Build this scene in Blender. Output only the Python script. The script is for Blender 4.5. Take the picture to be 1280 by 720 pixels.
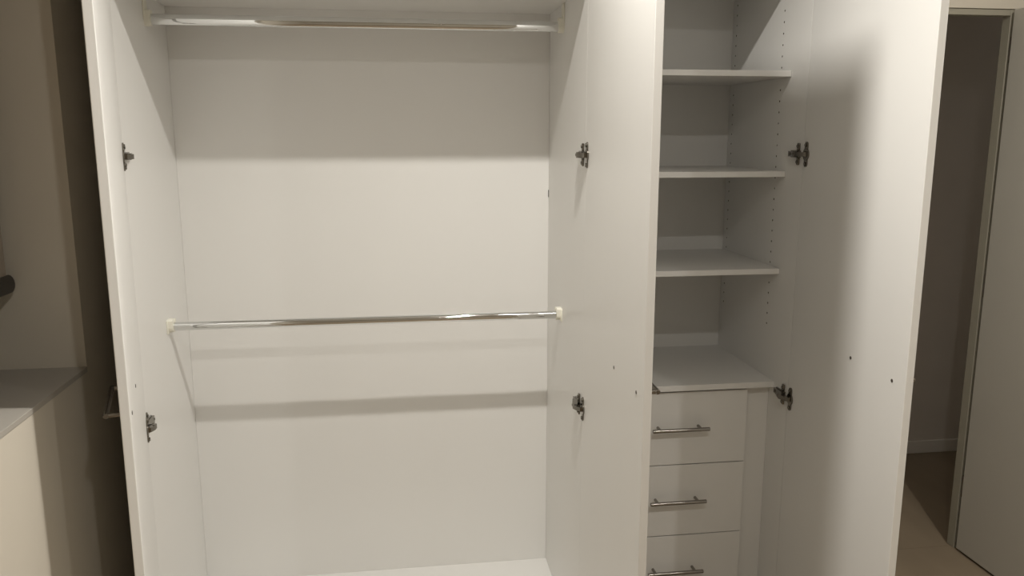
import bpy, bmesh, math
from mathutils import Vector, Matrix

# ------------------------------------------------------------------ clear
for o in list(bpy.data.objects):
    bpy.data.objects.remove(o, do_unlink=True)
S = bpy.context.scene
C = S.collection

# ------------------------------------------------------------------ camera
cam_d = bpy.data.cameras.new('camera')
cam = bpy.data.objects.new('camera', cam_d)
C.objects.link(cam)
S.camera = cam
cam_d.sensor_fit = 'HORIZONTAL'
cam_d.sensor_width = 36.0
cam_d.lens = 36.0 * 1019.2 / 1280.0
cam_d.clip_start = 0.02
YAW, PITCH = math.radians(8.074), math.radians(10.67)
fwd = Vector((math.sin(YAW) * math.cos(PITCH), math.cos(YAW) * math.cos(PITCH), -math.sin(PITCH)))
rgt = Vector((math.cos(YAW), -math.sin(YAW), 0))
upv = rgt.cross(fwd)
m3 = Matrix((rgt, upv, -fwd)).transposed()
cam.matrix_world = Matrix.Translation((0.6784, -2.2373, 1.6)) @ m3.to_4x4()

# ------------------------------------------------------------------ world, exposure
w = bpy.data.worlds.new('night')
S.world = w
w.use_nodes = True
bg = w.node_tree.nodes['Background']
bg.inputs[0].default_value = (0.5, 0.6, 1, 1)
bg.inputs[1].default_value = 0.0
S.view_settings.view_transform = 'Standard'
S.view_settings.look = 'None'
S.view_settings.gamma = 1.0
S.view_settings.use_curve_mapping = False
S.view_settings.exposure = 0.34

# ------------------------------------------------------------------ ceiling downlights of the room, plus added fill lamps
WARM = (1.0, 0.962, 0.895)
def downlight_or_fill(x, y, power, size=0.05, z=2.57, spread=180):
    d = bpy.data.lights.new('downlight_or_fill', 'AREA')
    d.shape = 'DISK'
    d.size = size
    d.energy = power
    d.color = WARM
    d.spread = math.radians(spread)
    o = bpy.data.objects.new('downlight_or_fill', d)
    C.objects.link(o)
    o.location = (x, y, z)
    return o
PB, PB2, PA, PC, P_FILL = 16.4, 12.6, 7.4, 8.8, 0.8
for (lx, ly, lp) in ((1.02, -0.74, PB), (2.42, -0.74, PB2), (1.02, -2.08, PA), (2.28, -2.08, PC), (1.02, -3.43, P_FILL), (2.35, -3.43, P_FILL)):  # last two: fill lamps added behind the camera to light the door edges
    downlight_or_fill(lx, ly, lp, spread=150 if lp == PB else 180)

# weak unseen fill lamp, added to brighten the hall walls
downlight_or_fill(4.3, 0.98, 0.5, 0.08)

# ------------------------------------------------------------------ materials
def new_mat(name):
    m = bpy.data.materials.new(name)
    m.use_nodes = True
    nt = m.node_tree
    return m, nt, nt.nodes['Principled BSDF']

def paint(name, col, rough, var=0.02, scale=6.0, bump=0.0, bscale=400.0, spec=0.5, stretch=(1, 1, 1)):
    m, nt, b = new_mat(name)
    tc = nt.nodes.new('ShaderNodeTexCoord')
    mp = nt.nodes.new('ShaderNodeMapping')
    mp.inputs['Scale'].default_value = stretch
    nt.links.new(tc.outputs['Object'], mp.inputs[0])
    n = nt.nodes.new('ShaderNodeTexNoise')
    n.inputs['Scale'].default_value = scale
    n.inputs['Detail'].default_value = 3
    nt.links.new(mp.outputs[0], n.inputs['Vector'])
    r = nt.nodes.new('ShaderNodeValToRGB')
    r.color_ramp.elements[0].position = 0.3
    r.color_ramp.elements[1].position = 0.7
    r.color_ramp.elements[0].color = tuple(c * (1 - var) for c in col) + (1,)
    r.color_ramp.elements[1].color = tuple(min(1, c * (1 + var)) for c in col) + (1,)
    nt.links.new(n.outputs['Fac'], r.inputs[0])
    nt.links.new(r.outputs[0], b.inputs['Base Color'])
    b.inputs['Roughness'].default_value = rough
    b.inputs['Specular IOR Level'].default_value = spec
    if bump:
        n2 = nt.nodes.new('ShaderNodeTexNoise')
        n2.inputs['Scale'].default_value = bscale
        nt.links.new(mp.outputs[0], n2.inputs['Vector'])
        bp = nt.nodes.new('ShaderNodeBump')
        bp.inputs['Strength'].default_value = bump
        bp.inputs['Distance'].default_value = 0.001
        nt.links.new(n2.outputs['Fac'], bp.inputs['Height'])
        nt.links.new(bp.outputs[0], b.inputs['Normal'])
    return m

def metal(name, col, rough):
    m, nt, b = new_mat(name)
    b.inputs['Metallic'].default_value = 1.0
    b.inputs['Base Color'].default_value = col + (1,)
    n = nt.nodes.new('ShaderNodeTexNoise')
    n.inputs['Scale'].default_value = 60
    mr = nt.nodes.new('ShaderNodeMapRange')
    mr.inputs[3].default_value = rough * 0.8
    mr.inputs[4].default_value = rough * 1.2
    tc = nt.nodes.new('ShaderNodeTexCoord')
    nt.links.new(tc.outputs['Object'], n.inputs['Vector'])
    nt.links.new(n.outputs['Fac'], mr.inputs[0])
    nt.links.new(mr.outputs[0], b.inputs['Roughness'])
    return m

M_MEL = paint('white_melamine', (0.80, 0.79, 0.765), 0.36, 0.008, 3.0, 0.06, 500, 0.5, (1, 1, 0.2))
M_WALL = paint('warm_white_wall_paint', (0.61, 0.565, 0.485), 0.75, 0.02, 3.0, 0.15, 250, 0.3)
M_CEIL = paint('white_ceiling_paint', (0.80, 0.78, 0.74), 0.9, 0.01)
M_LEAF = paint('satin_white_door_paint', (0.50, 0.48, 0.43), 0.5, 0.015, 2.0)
M_TRIM = paint('olive_grey_trim_paint', (0.33, 0.31, 0.25), 0.45, 0.015)
M_SKIRT = paint('satin_skirting_paint', (0.80, 0.76, 0.70), 0.45, 0.015)
M_HALL = paint('hall_wall_paint', (0.72, 0.66, 0.60), 0.8, 0.02)
M_SILL = paint('sill_paint', (0.42, 0.395, 0.355), 0.4, 0.02)
M_FLOOR = paint('beige_floor', (0.27, 0.213, 0.148), 0.45, 0.10, 5.0, 0.1, 80, 0.4, (1, 0.25, 1))
M_GLASS = paint('night_window_glass', (0.02, 0.022, 0.025), 0.05, 0.01)
M_WFRAME = paint('window_frame_white', (0.7, 0.69, 0.66), 0.4, 0.01)
M_BLIND = paint('blind_fabric', (0.42, 0.37, 0.31), 0.9, 0.05, 300)
M_BLINDBAR = paint('blind_bar_dark', (0.06, 0.055, 0.05), 0.5, 0.05)
M_PLAST = paint('cream_plastic', (0.86, 0.84, 0.74), 0.4, 0.01)
M_CHROME = metal('polished_chrome', (0.76, 0.77, 0.77), 0.04)
M_NICKEL = metal('nickel_hinge', (0.21, 0.195, 0.17), 0.15)
M_STEEL = metal('brushed_steel', (0.30, 0.28, 0.255), 0.22)
M_SCREW = metal('dark_screw', (0.16, 0.14, 0.12), 0.4)
M_CORE = paint('chipboard_core', (0.10, 0.07, 0.045), 0.9, 0.2, 200)
M_DARK = paint('dark_gap_rubber', (0.05, 0.045, 0.04), 0.7, 0.01)

# ------------------------------------------------------------------ mesh helpers
def finish(name, bm, mat, parent=None, loc=(0, 0, 0), smooth=False):
    me = bpy.data.meshes.new(name)
    bmesh.ops.recalc_face_normals(bm, faces=bm.faces)
    bm.to_mesh(me)
    bm.free()
    me.materials.append(mat)
    if smooth:
        for f in me.polygons:
            f.use_smooth = True
        me.set_sharp_from_angle(angle=math.radians(40))
    o = bpy.data.objects.new(name, me)
    C.objects.link(o)
    o.location = loc
    if parent:
        o.parent = parent
    return o

def add_box(bm, a, b, bev=0.0, seg=2):
    """axis-aligned box a..b, optionally with rounded edges"""
    t = bmesh.new()
    bmesh.ops.create_cube(t, size=1)
    sx, sy, sz = (b[i] - a[i] for i in range(3))
    c = [(a[i] + b[i]) / 2 for i in range(3)]
    for v in t.verts:
        v.co = Vector((v.co.x * sx + c[0], v.co.y * sy + c[1], v.co.z * sz + c[2]))
    if bev:
        bmesh.ops.bevel(t, geom=list(t.edges), offset=bev, segments=seg, profile=0.5, affect='EDGES')
    merge(bm, t)

def merge(bm, t):
    mp = {}
    for v in t.verts:
        mp[v] = bm.verts.new(v.co)
    for f in t.faces:
        try:
            bm.faces.new([mp[v] for v in f.verts])
        except ValueError:
            pass
    t.free()

def add_cyl(bm, p0, p1, r, seg=20, rx=None, cap=0.0):
    """cylinder p0..p1; rx gives the second radius (oval); cap rounds the rims"""
    p0, p1 = Vector(p0), Vector(p1)
    ax = (p1 - p0)
    L = ax.length
    ax.normalize()
    ref = Vector((0, 0, 1)) if abs(ax.z) < 0.9 else Vector((1, 0, 0))
    u = ref
    v = ax.cross(u).normalized()
    u = v.cross(ax).normalized()
    rx = rx or r
    st = [(0, 1)] if not cap else [(0, 1 - cap / r), (cap, 1)]
    en = [(L, 1)] if not cap else [(L - cap, 1), (L, 1 - cap / r)]
    rings = []
    for d, k in st + en:
        rings.append([bm.verts.new(p0 + ax * d + u * (math.cos(2 * math.pi * i / seg) * r * k) + v * (math.sin(2 * math.pi * i / seg) * rx * k)) for i in range(seg)])
    for a, b in zip(rings, rings[1:]):
        for i in range(seg):
            bm.faces.new((a[i], a[(i + 1) % seg], b[(i + 1) % seg], b[i]))
    bm.faces.new(rings[0])
    bm.faces.new(rings[-1])

def add_prism(bm, pts, z0, z1, axis='z'):
    """closed polygon pts (2d) extruded along an axis"""
    def P(a, b, c):
        return {'z': (a, b, c), 'x': (c, a, b), 'y': (a, c, b)}[axis]
    lo = [bm.verts.new(P(a, b, z0)) for a, b in pts]
    hi = [bm.verts.new(P(a, b, z1)) for a, b in pts]
    n = len(pts)
    bm.faces.new(lo)
    bm.faces.new(hi)
    for i in range(n):
        bm.faces.new((lo[i], lo[(i + 1) % n], hi[(i + 1) % n], hi[i]))

def thing(name, label, cat, loc, group=None):
    o = bpy.data.objects.new(name, None)
    C.objects.link(o)
    o.empty_display_size = 0.1
    o.location = loc
    o['label'] = label
    o['category'] = cat
    if group:
        o['group'] = group
    return o

def part_box(name, parent, a, b, mat, bev=0.0012, origin=(0, 0, 0)):
    """box given in world coordinates, child of an unrotated parent whose world origin is `origin`"""
    bm = bmesh.new()
    add_box(bm, a, b, bev)
    c = Vector(((a[0] + b[0]) / 2, (a[1] + b[1]) / 2, a[2]))
    for v in bm.verts:
        v.co -= c
    return finish(name, bm, mat, parent, c - Vector(origin))

def struct(name, bm, mat, parent=None):
    o = finish(name, bm, mat, parent)
    if not parent:
        o['kind'] = 'structure'
    return o

def boxes(*bs):
    bm = bmesh.new()
    for a, b in bs:
        add_box(bm, a, b)
    return bm

# ------------------------------------------------------------------ dimensions
FZ = -0.022           # floor
CZ = 2.585            # ceiling
WL = -0.0195          # left wall face
WR = 2.935            # right wall face
WB = 0.488            # back wall face
WF = -4.2             # wall behind the camera
HY = 1.43             # far wall of the hall
W, D, XR = 1.1866, 0.4663, 1.808
T = 0.018
YF = -0.0668           # front edges of the cabinet sides
CAB_TOP = 2.40

# ------------------------------------------------------------------ structure
struct('floor', boxes(((WL - 0.3, WF - 0.1, FZ - 0.1), (4.3, 0.511, FZ))), M_FLOOR)
struct('floor_hall', boxes(((1.2, 0.514, FZ - 0.1), (5.2, HY + 0.1, FZ - 0.001)),), M_FLOOR)
struct('ceiling', boxes(((WL - 0.3, WF - 0.1, CZ), (5.2, HY + 0.1, CZ + 0.1))), M_CEIL)
# left wall with a window recess 
SZ, RY, RY0, RX = 1.087, -0.352, -2.05, -0.285
struct('wall_left', boxes(
    ((RX - 0.06, WF, FZ), (WL, RY0, CZ)),
    ((RX - 0.06, RY, FZ), (WL, WB + 0.1, CZ)),
    ((RX - 0.06, RY0, FZ), (WL, RY, SZ - 0.012)),
    ((RX - 0.06, RY0, 2.25), (WL, RY, CZ))), M_WALL)
sill = bmesh.new()
add_box(sill, (RX, RY0, SZ - 0.012), (WL + 0.001, RY, SZ), 0.001)
struct('trim_1', sill, M_SILL)
# back wall with the doorway
DX0, DX1, DZ = 2.03, 2.868, 2.034
struct('wall_back', boxes(
    ((RX - 0.06, WB, FZ), (DX0, WB + 0.042, CZ)),
    ((DX1, WB, FZ), (5.2, WB + 0.042, CZ)),
    ((DX0, WB, DZ), (DX1, WB + 0.042, CZ))), M_WALL)
struct('wall_right', boxes(((WR, WF, FZ), (WR + 0.1, WB, CZ))), M_WALL)
struct('wall_front', boxes(((RX - 0.06, WF - 0.1, FZ), (WR + 0.1, WF, CZ))), M_WALL)
struct('wall_hall', boxes(((1.1, HY, FZ), (5.2, HY + 0.1, CZ)), ((5.1, WB, FZ), (5.2, HY, CZ)), ((1.1, WB + 0.042, FZ), (1.2, HY, CZ))), M_HALL)
bmb = bmesh.new()
add_box(bmb, (1.2, HY - 0.014, FZ), (5.1, HY, FZ + 0.066), 0.003)
struct('baseboard_hall', bmb, M_SKIRT)
# door frame lining, set a little behind the wall face, with stop
fr = bmesh.new()
add_box(fr, (DX1 - 0.022, WB + 0.006, FZ), (DX1, WB + 0.046, DZ), 0.0015)
add_box(fr, (DX0, WB + 0.006, FZ), (DX0 + 0.022, WB + 0.046, DZ), 0.0015)
add_box(fr, (DX0 + 0.022, WB + 0.006, DZ - 0.022), (DX1 - 0.022, WB + 0.046, DZ - 0.001), 0.0015)
struct('trim_2', fr, M_TRIM)
# door leaf standing open at a right angle
lf = bmesh.new()
add_box(lf, (2.843, -0.355, FZ + 0.009), (2.879, WB - 0.012, DZ - 0.003), 0.002)
leaf = struct('door_1', lf, M_LEAF)
hb = bmesh.new()
for z in (0.2, 1.0, 1.85):
    add_cyl(hb, (2.852, WB - 0.006, z), (2.852, WB - 0.006, z + 0.09), 0.006, 12)
finish('hinge', hb, M_STEEL, leaf, smooth=True)

# window behind the blind (dark night outside)
wf = bmesh.new()
for a, b in (((RX - 0.03, RY0, SZ), (RX + 0.02, RY0 + 0.05, 2.25)), ((RX - 0.03, RY - 0.05, SZ), (RX + 0.02, RY, 2.25)),
             ((RX - 0.03, RY0 + 0.05, SZ), (RX + 0.02, RY - 0.05, SZ + 0.05)), ((RX - 0.03, RY0 + 0.05, 2.2), (RX + 0.02, RY - 0.05, 2.25)),
             ((RX - 0.03, -1.21, SZ + 0.05), (RX + 0.02, -1.16, 2.2))):
    add_box(wf, a, b, 0.003)
win = struct('window_1', wf, M_WFRAME)
for y0, y1 in ((RY0 + 0.05, -1.21), (-1.16, RY - 0.05)):
    bm = bmesh.new()
    add_box(bm, (RX - 0.012, y0, SZ + 0.05), (RX - 0.006, y1, 2.2))
    finish('pane', bm, M_GLASS, win)

# ------------------------------------------------------------------ roller blind in the recess
bl = thing('roller_blind', 'beige roller blind with dark rounded bottom bar in the window recess', 'blind', (-0.15, -1.15, 1.27))
def at_blind(bm, name, mat, smooth=False):
    for v in bm.verts:
        v.co -= Vector((-0.15, -1.15, 1.27))
    return finish(name, bm, mat, bl, smooth=smooth)
bm = bmesh.new()
add_box(bm, (-0.1515, -1.98, 1.30), (-0.1495, -0.388, 2.19))
at_blind(bm, 'fabric', M_BLIND)
bm = bmesh.new()
add_cyl(bm, (-0.150, -1.985, 1.287), (-0.150, -0.374, 1.284), 0.020, 16, 0.012, 0.004)
at_blind(bm, 'bottom_bar', M_BLINDBAR, True)
bm = bmesh.new()
add_cyl(bm, (-0.155, -2.0, 2.205), (-0.155, -0.36, 2.205), 0.024, 16)
at_blind(bm, 'roller_tube', M_BLINDBAR, True)

# ------------------------------------------------------------------ concealed hinge pieces
def hinge_arm_bm(s):
    """on the side panel: x = away from the panel face (s = +1 or -1), y into the cabinet, z up; origin on the front edge of the face"""
    bm = bmesh.new()
    # cross-shaped mounting plate with rounded wings
    add_box(bm, (0, 0.012, -0.010), (s * 0.005, 0.066, 0.010), 0.0012) if s > 0 else add_box(bm, (-0.005, 0.012, -0.010), (0, 0.066, 0.010), 0.0012)
    for zc in (-0.019, 0.019):
        xa, xb = sorted((0, s * 0.006))
        add_box(bm, (xa, 0.016, zc - 0.012), (xb, 0.030, zc + 0.012), 0.003, 2)
        add_cyl(bm, (s * 0.005, 0.023, zc + (0.003 if zc > 0 else -0.003)), (s * 0.0085, 0.023, zc + (0.003 if zc > 0 else -0.003)), 0.0045, 12, None, 0.001)
    # arm: deep near the door, tapering into the cabinet
    prof = [(0.004, 0.068), (0.010, 0.070), (0.013, 0.050), (0.021, 0.026), (0.025, 0.006), (0.022, -0.004), (0.013, -0.003), (0.008, 0.010), (0.005, 0.030)]
    add_prism(bm, [(s * x, y) for x, y in prof], -0.0075, 0.0075)
    # adjusting screws on the arm
    for y, x in ((0.058, 0.0118), (0.036, 0.017), (0.016, 0.023)):
        add_cyl(bm, (s * (x - 0.002), y, 0), (s * (x + 0.0018), y, 0), 0.0042, 12, None, 0.0008)
    return bm

def hinge_cup_bm(inner):
    """on the door: x along the width, y = inner*depth off the inner face, z up; origin at the cup centre"""
    bm = bmesh.new()
    ya, yb = sorted((0, inner * 0.0038))
    # flange: long rounded plate with two screw ears
    n = 8
    pts = []
    for i in range(n + 1):
        a = math.pi * i / n
        pts.append((0.0085 * math.cos(a), 0.026 + 0.0085 * math.sin(a)))
    for i in range(n + 1):
        a = math.pi + math.pi * i / n
        pts.append((0.0085 * math.cos(a), -0.026 + 0.0085 * math.sin(a)))
    add_prism(bm, pts, ya, yb, 'y')
    # raised cup rim and the link knuckles towards the panel
    add_cyl(bm, (0, inner * 0.0003, 0), (0, inner * 0.0044, 0), 0.0175, 24, None, 0.0006)
    for z in (-0.026, 0.026):
        add_cyl(bm, (0, inner * 0.003, z), (0, inner * 0.0068, z), 0.0052, 12, None, 0.001)
    prof = [(0.006, 0.0), (0.004, 0.010), (-0.010, 0.020), (-0.026, 0.024), (-0.030, 0.017), (-0.018, 0.010), (-0.010, 0.0)]
    add_prism(bm, [(x, inner * y) for x, y in prof], -0.0062, 0.0062)
    add_cyl(bm, (-0.014, inner * 0.016, -0.0075), (-0.014, inner * 0.016, 0.0075), 0.0028, 10)
    return bm

def bar_handle_bm(L, cc, stand, out, r=0.006):
    """bar along x, standing off in y*out; origin on the face, midway"""
    bm = bmesh.new()
    add_cyl(bm, (-L / 2, out * stand, 0), (L / 2, out * stand, 0), r, 18, None, 0.0008)
    for sx in (-cc / 2, cc / 2):
        add_cyl(bm, (sx, 0, 0), (sx, out * (stand - r * 0.6), 0), 0.0045, 14)
    return bm

def bow_handle_bm(cc, stand, out, r=0.0055):
    """pull whose bar ends at its two posts"""
    bm = bmesh.new()
    add_cyl(bm, (-cc / 2 - r, out * stand, 0), (cc / 2 + r, out * stand, 0), r, 18, None, 0.0012)
    for sx in (-cc / 2, cc / 2):
        add_cyl(bm, (sx, 0, 0), (sx, out * (stand - r * 0.3), 0), r * 0.95, 16)
    return bm

HZ = (1.5455, 0.8389)
DOOR_Z0, DOOR_Z1 = 0.03, 2.392
HAND_Z = 1.055

def make_door(cab, origin, P0, ang, outer, width=0.596):
    """P0: inner corner at the hinge edge; ang: opening from the cabinet front measured from +X towards the room"""
    d = (math.cos(ang), -math.sin(ang))
    bm = bmesh.new()
    ya, yb = sorted((0, outer * T))
    add_box(bm, (0, ya, 0), (width, yb, DOOR_Z1 - DOOR_Z0), 0.0014, 2)
    o = finish('door', bm, M_MEL, cab, (P0[0] - origin[0], P0[1] - origin[1], DOOR_Z0 - origin[2]))
    o.rotation_euler = (0, 0, math.atan2(d[1], d[0]))
    for hz in HZ + (0.2, 2.2):
        h = finish('hinge', hinge_cup_bm(-outer), M_NICKEL, o, (0.022, 0, hz - DOOR_Z0), True)
    hd = finish('handle', bow_handle_bm(0.192, 0.029, outer), M_STEEL, o, (0.446, outer * T, HAND_Z - DOOR_Z0), True)
    for sx in (0.350, 0.542):
        bm = bmesh.new()
        add_cyl(bm, (0, outer * 0.001, 0), (0, -outer * 0.0012, 0), 0.0042, 14, None, 0.0006)
        finish('screw', bm, M_SCREW, o, (sx, 0, HAND_Z - DOOR_Z0), True)
    return o

# ------------------------------------------------------------------ wide hanging wardrobe
O1 = (0.594, 0.24, FZ)
wd = thing('wardrobe', 'wide white wardrobe with two empty chrome hanging rails and both doors open', 'wardrobe', O1)
ZB = 0.078
def pb(n, a, b, mat=M_MEL, bev=0.0012, par=None):
    return part_box(n, wd, a, b, mat, bev, O1)
pl = pb('side_panel', (-T, YF, FZ), (0, D + 0.016, CAB_TOP), M_MEL, 0.0004)
pr = pb('side_panel', (W, YF, FZ), (W + T, D + 0.016, CAB_TOP), M_MEL, 0.0004)
back = pb('back_panel', (0, D, ZB - T), (W, D + 0.016, CAB_TOP - T))
pb('bottom_panel', (0, YF, ZB - T), (W, D, ZB))
pb('plinth', (0, 0.04, FZ), (W, 0.056, ZB - T))
pb('top_panel', (0, YF, CAB_TOP - T), (W, D, CAB_TOP))
# hat shelf
sh = pb('shelf', (0, YF + 0.002, 1.981), (W, D, 1.981 + T))
def panel_loc(o, p, origin):
    """world point -> local to a child panel of an unrotated thing"""
    return Vector(p) - (Vector(o.location) + Vector(origin))
for hz in HZ + (0.2, 2.2):
    finish('hinge_arm', hinge_arm_bm(1), M_NICKEL, pl, panel_loc(pl, (0, YF, hz), O1), True)
    finish('hinge_arm', hinge_arm_bm(-1), M_NICKEL, pr, panel_loc(pr, (W, YF, hz), O1), True)
# little dark staple at the back joint
bm = bmesh.new()
add_box(bm, (-0.0022, -0.002, -0.012), (0.0, 0.0, 0.012), 0.0005)
finish('panel_clip', bm, M_DARK, pr, panel_loc(pr, (W, D, 1.405), O1))

def rail(y, z, r, rx, plate_top):
    bm = bmesh.new()
    add_cyl(bm, (-W / 2 + 0.004, 0, 0), (W / 2 - 0.004, 0, 0), r, 28, rx)
    o = finish('hanging_rail', bm, M_CHROME, wd, (W / 2 - O1[0], y - O1[1], z - O1[2]), True)
    for s in (-1, 1):
        b = bmesh.new()
        xo = s * W / 2
        # cup: U-shaped socket, taller than the tube, open towards the top
        n = 14
        prof = []
        hw = rx + 0.006
        for i in range(n + 1):
            a = math.pi + math.pi * i / n
            prof.append((hw * math.cos(a), (r + 0.004) * math.sin(a)))
        prof += [(hw, r + 0.007), (hw - 0.005, r + 0.010), (-hw + 0.005, r + 0.010), (-hw, r + 0.007)]
        xa, xb = sorted((xo, xo - s * 0.017))
        add_prism(b, prof, xa, xb, 'x')
        xa, xb = sorted((xo, xo - s * 0.004))
        if plate_top:
            add_box(b, (xa, -hw - 0.002, -r * 0.2), (xb, hw + 0.002, plate_top - z), 0.001)
        else:
            add_box(b, (xa, -hw - 0.005, -r - 0.007), (xb, hw + 0.005, r + 0.008), 0.0015)
            add_cyl(b, (xo - s * 0.003, 0, r + 0.006), (xo - s * 0.0185, 0, r + 0.006), 0.0025, 10)
        finish('rail_socket', b, M_PLAST, o, (0, 0, 0), True)
    return o
rail(0.2491, 1.9151, 0.015, 0.0085, 1.981)
rail(0.2407, 1.0392, 0.0125, 0.0125, None)

make_door(wd, O1, (0.011, -0.072), math.radians(75.5), -1)
make_door(wd, O1, (W - 0.0004, -0.0682), math.radians(90.75), 1)

# ------------------------------------------------------------------ narrow shelf and drawer cabinet
XL = W + 2 * T + 0.001
O2 = ((XL + XR) / 2, 0.24, FZ)
cb = thing('shelf_cabinet', 'narrow white cabinet with open shelves above drawers and its door swung open', 'cabinet', O2)
def pc(n, a, b, mat=M_MEL, bev=0.0012):
    return part_box(n, cb, a, b, mat, bev, O2)
nl = pc('side_panel', (XL - T + 0.001, YF, FZ), (XL, D + 0.016, CAB_TOP), M_MEL, 0.0004)
nr = pc('side_panel', (XR, YF, FZ), (XR + T, D + 0.016, CAB_TOP), M_MEL, 0.0004)
pc('back_panel', (XL, D, ZB - T), (XR, D + 0.016, CAB_TOP - T))
pc('bottom_panel', (XL, YF, ZB - T), (XR, D, ZB))
pc('plinth', (XL, 0.04, FZ), (XR, 0.056, ZB - T))
pc('top_panel', (XL, YF, CAB_TOP - T), (XR, D, CAB_TOP))
YS = 0.031
for z in (2.066, 1.779, 1.494, 1.2062):
    pc('shelf', (XL + 0.001, YS, z - 0.0165), (XR - 0.0008, D, z), M_MEL, 0.0008)
pc('drawer_deck', (XL, 0.0206, 0.8585 - T), (XR, D, 0.8585), M_MEL, 0.0008)

# rows of real shelf-pin holes drilled in the right-hand panel
cut = bmesh.new()
for y, z0 in ((0.0962, 1.9521), (0.4369, 2.0165)):
    k = -9
    while True:
        z = z0 - 0.032 * k
        k += 1
        if z > 2.33:
            continue
        if z < 1.01:
            break
        if any(abs(z - (s - 0.008)) < 0.011 for s in (2.066, 1.779, 1.494, 1.2062)):
            continue
        add_cyl(cut, (-0.004, y, z), (0.012, y, z), 0.0029, 10)
off = panel_loc(nr, (XR, 0, 0), O2)
bmesh.ops.recalc_face_normals(cut, faces=cut.faces)
for v in cut.verts:
    v.co += off
cme = bpy.data.meshes.new('cutter')
cut.to_mesh(cme)
cut.free()
cob = bpy.data.objects.new('cutter', cme)
C.objects.link(cob)
cob.parent = cb
cob.location = nr.location
md = nr.modifiers.new('holes', 'BOOLEAN')
md.object = cob
md.operation = 'DIFFERENCE'
md.solver = 'EXACT'
bpy.context.view_layer.update()
dg = bpy.context.evaluated_depsgraph_get()
newme = bpy.data.meshes.new_from_object(nr.evaluated_get(dg))
nr.modifiers.clear()
nr.data = newme
# inside the holes the brown chipboard core shows
newme.materials.append(M_CORE)
fx = off.x
for f in newme.polygons:
    if f.area < 2.0e-4 and fx + 0.0005 < f.center.x < fx + 0.0125 and -1.5 < f.center.y < 1.5 and f.area < 4e-5:
        f.material_index = 1
bpy.data.objects.remove(cob, do_unlink=True)

for hz in HZ + (0.2, 2.2):
    finish('hinge_arm', hinge_arm_bm(-1), M_NICKEL, nr, panel_loc(nr, (XR, YF, hz), O2), True)

# filler strips beside the drawers
FY = 0.054
pc('filler_strip', (1.722, FY, ZB), (XR, FY + 0.016, 0.8585 - T))
pc('filler_strip', (XL, FY, ZB), (1.303, FY + 0.016, 0.8585 - T))
# drawers
DY = 0.0355
tops = (0.8325, 0.598, 0.3635)
for zt in tops:
    z0 = zt - 0.2315
    bm = bmesh.new()
    add_box(bm, (-0.2185, 0, 0), (0.2185, 0.018, 0.2315), 0.001, 2)
    add_box(bm, (-0.2, 0.018, 0.012), (0.2, 0.38, 0.20))
    o = finish('drawer', bm, M_MEL, cb, (1.5125 - O2[0], DY - O2[1], z0 - O2[2]))
    finish('handle', bar_handle_bm(0.178, 0.128, 0.032, -1), M_STEEL, o, (0, 0, 0.2315 - 0.1095), True)

make_door(cb, O2, (XR - 0.0004, -0.0684), math.radians(93.6), 1)
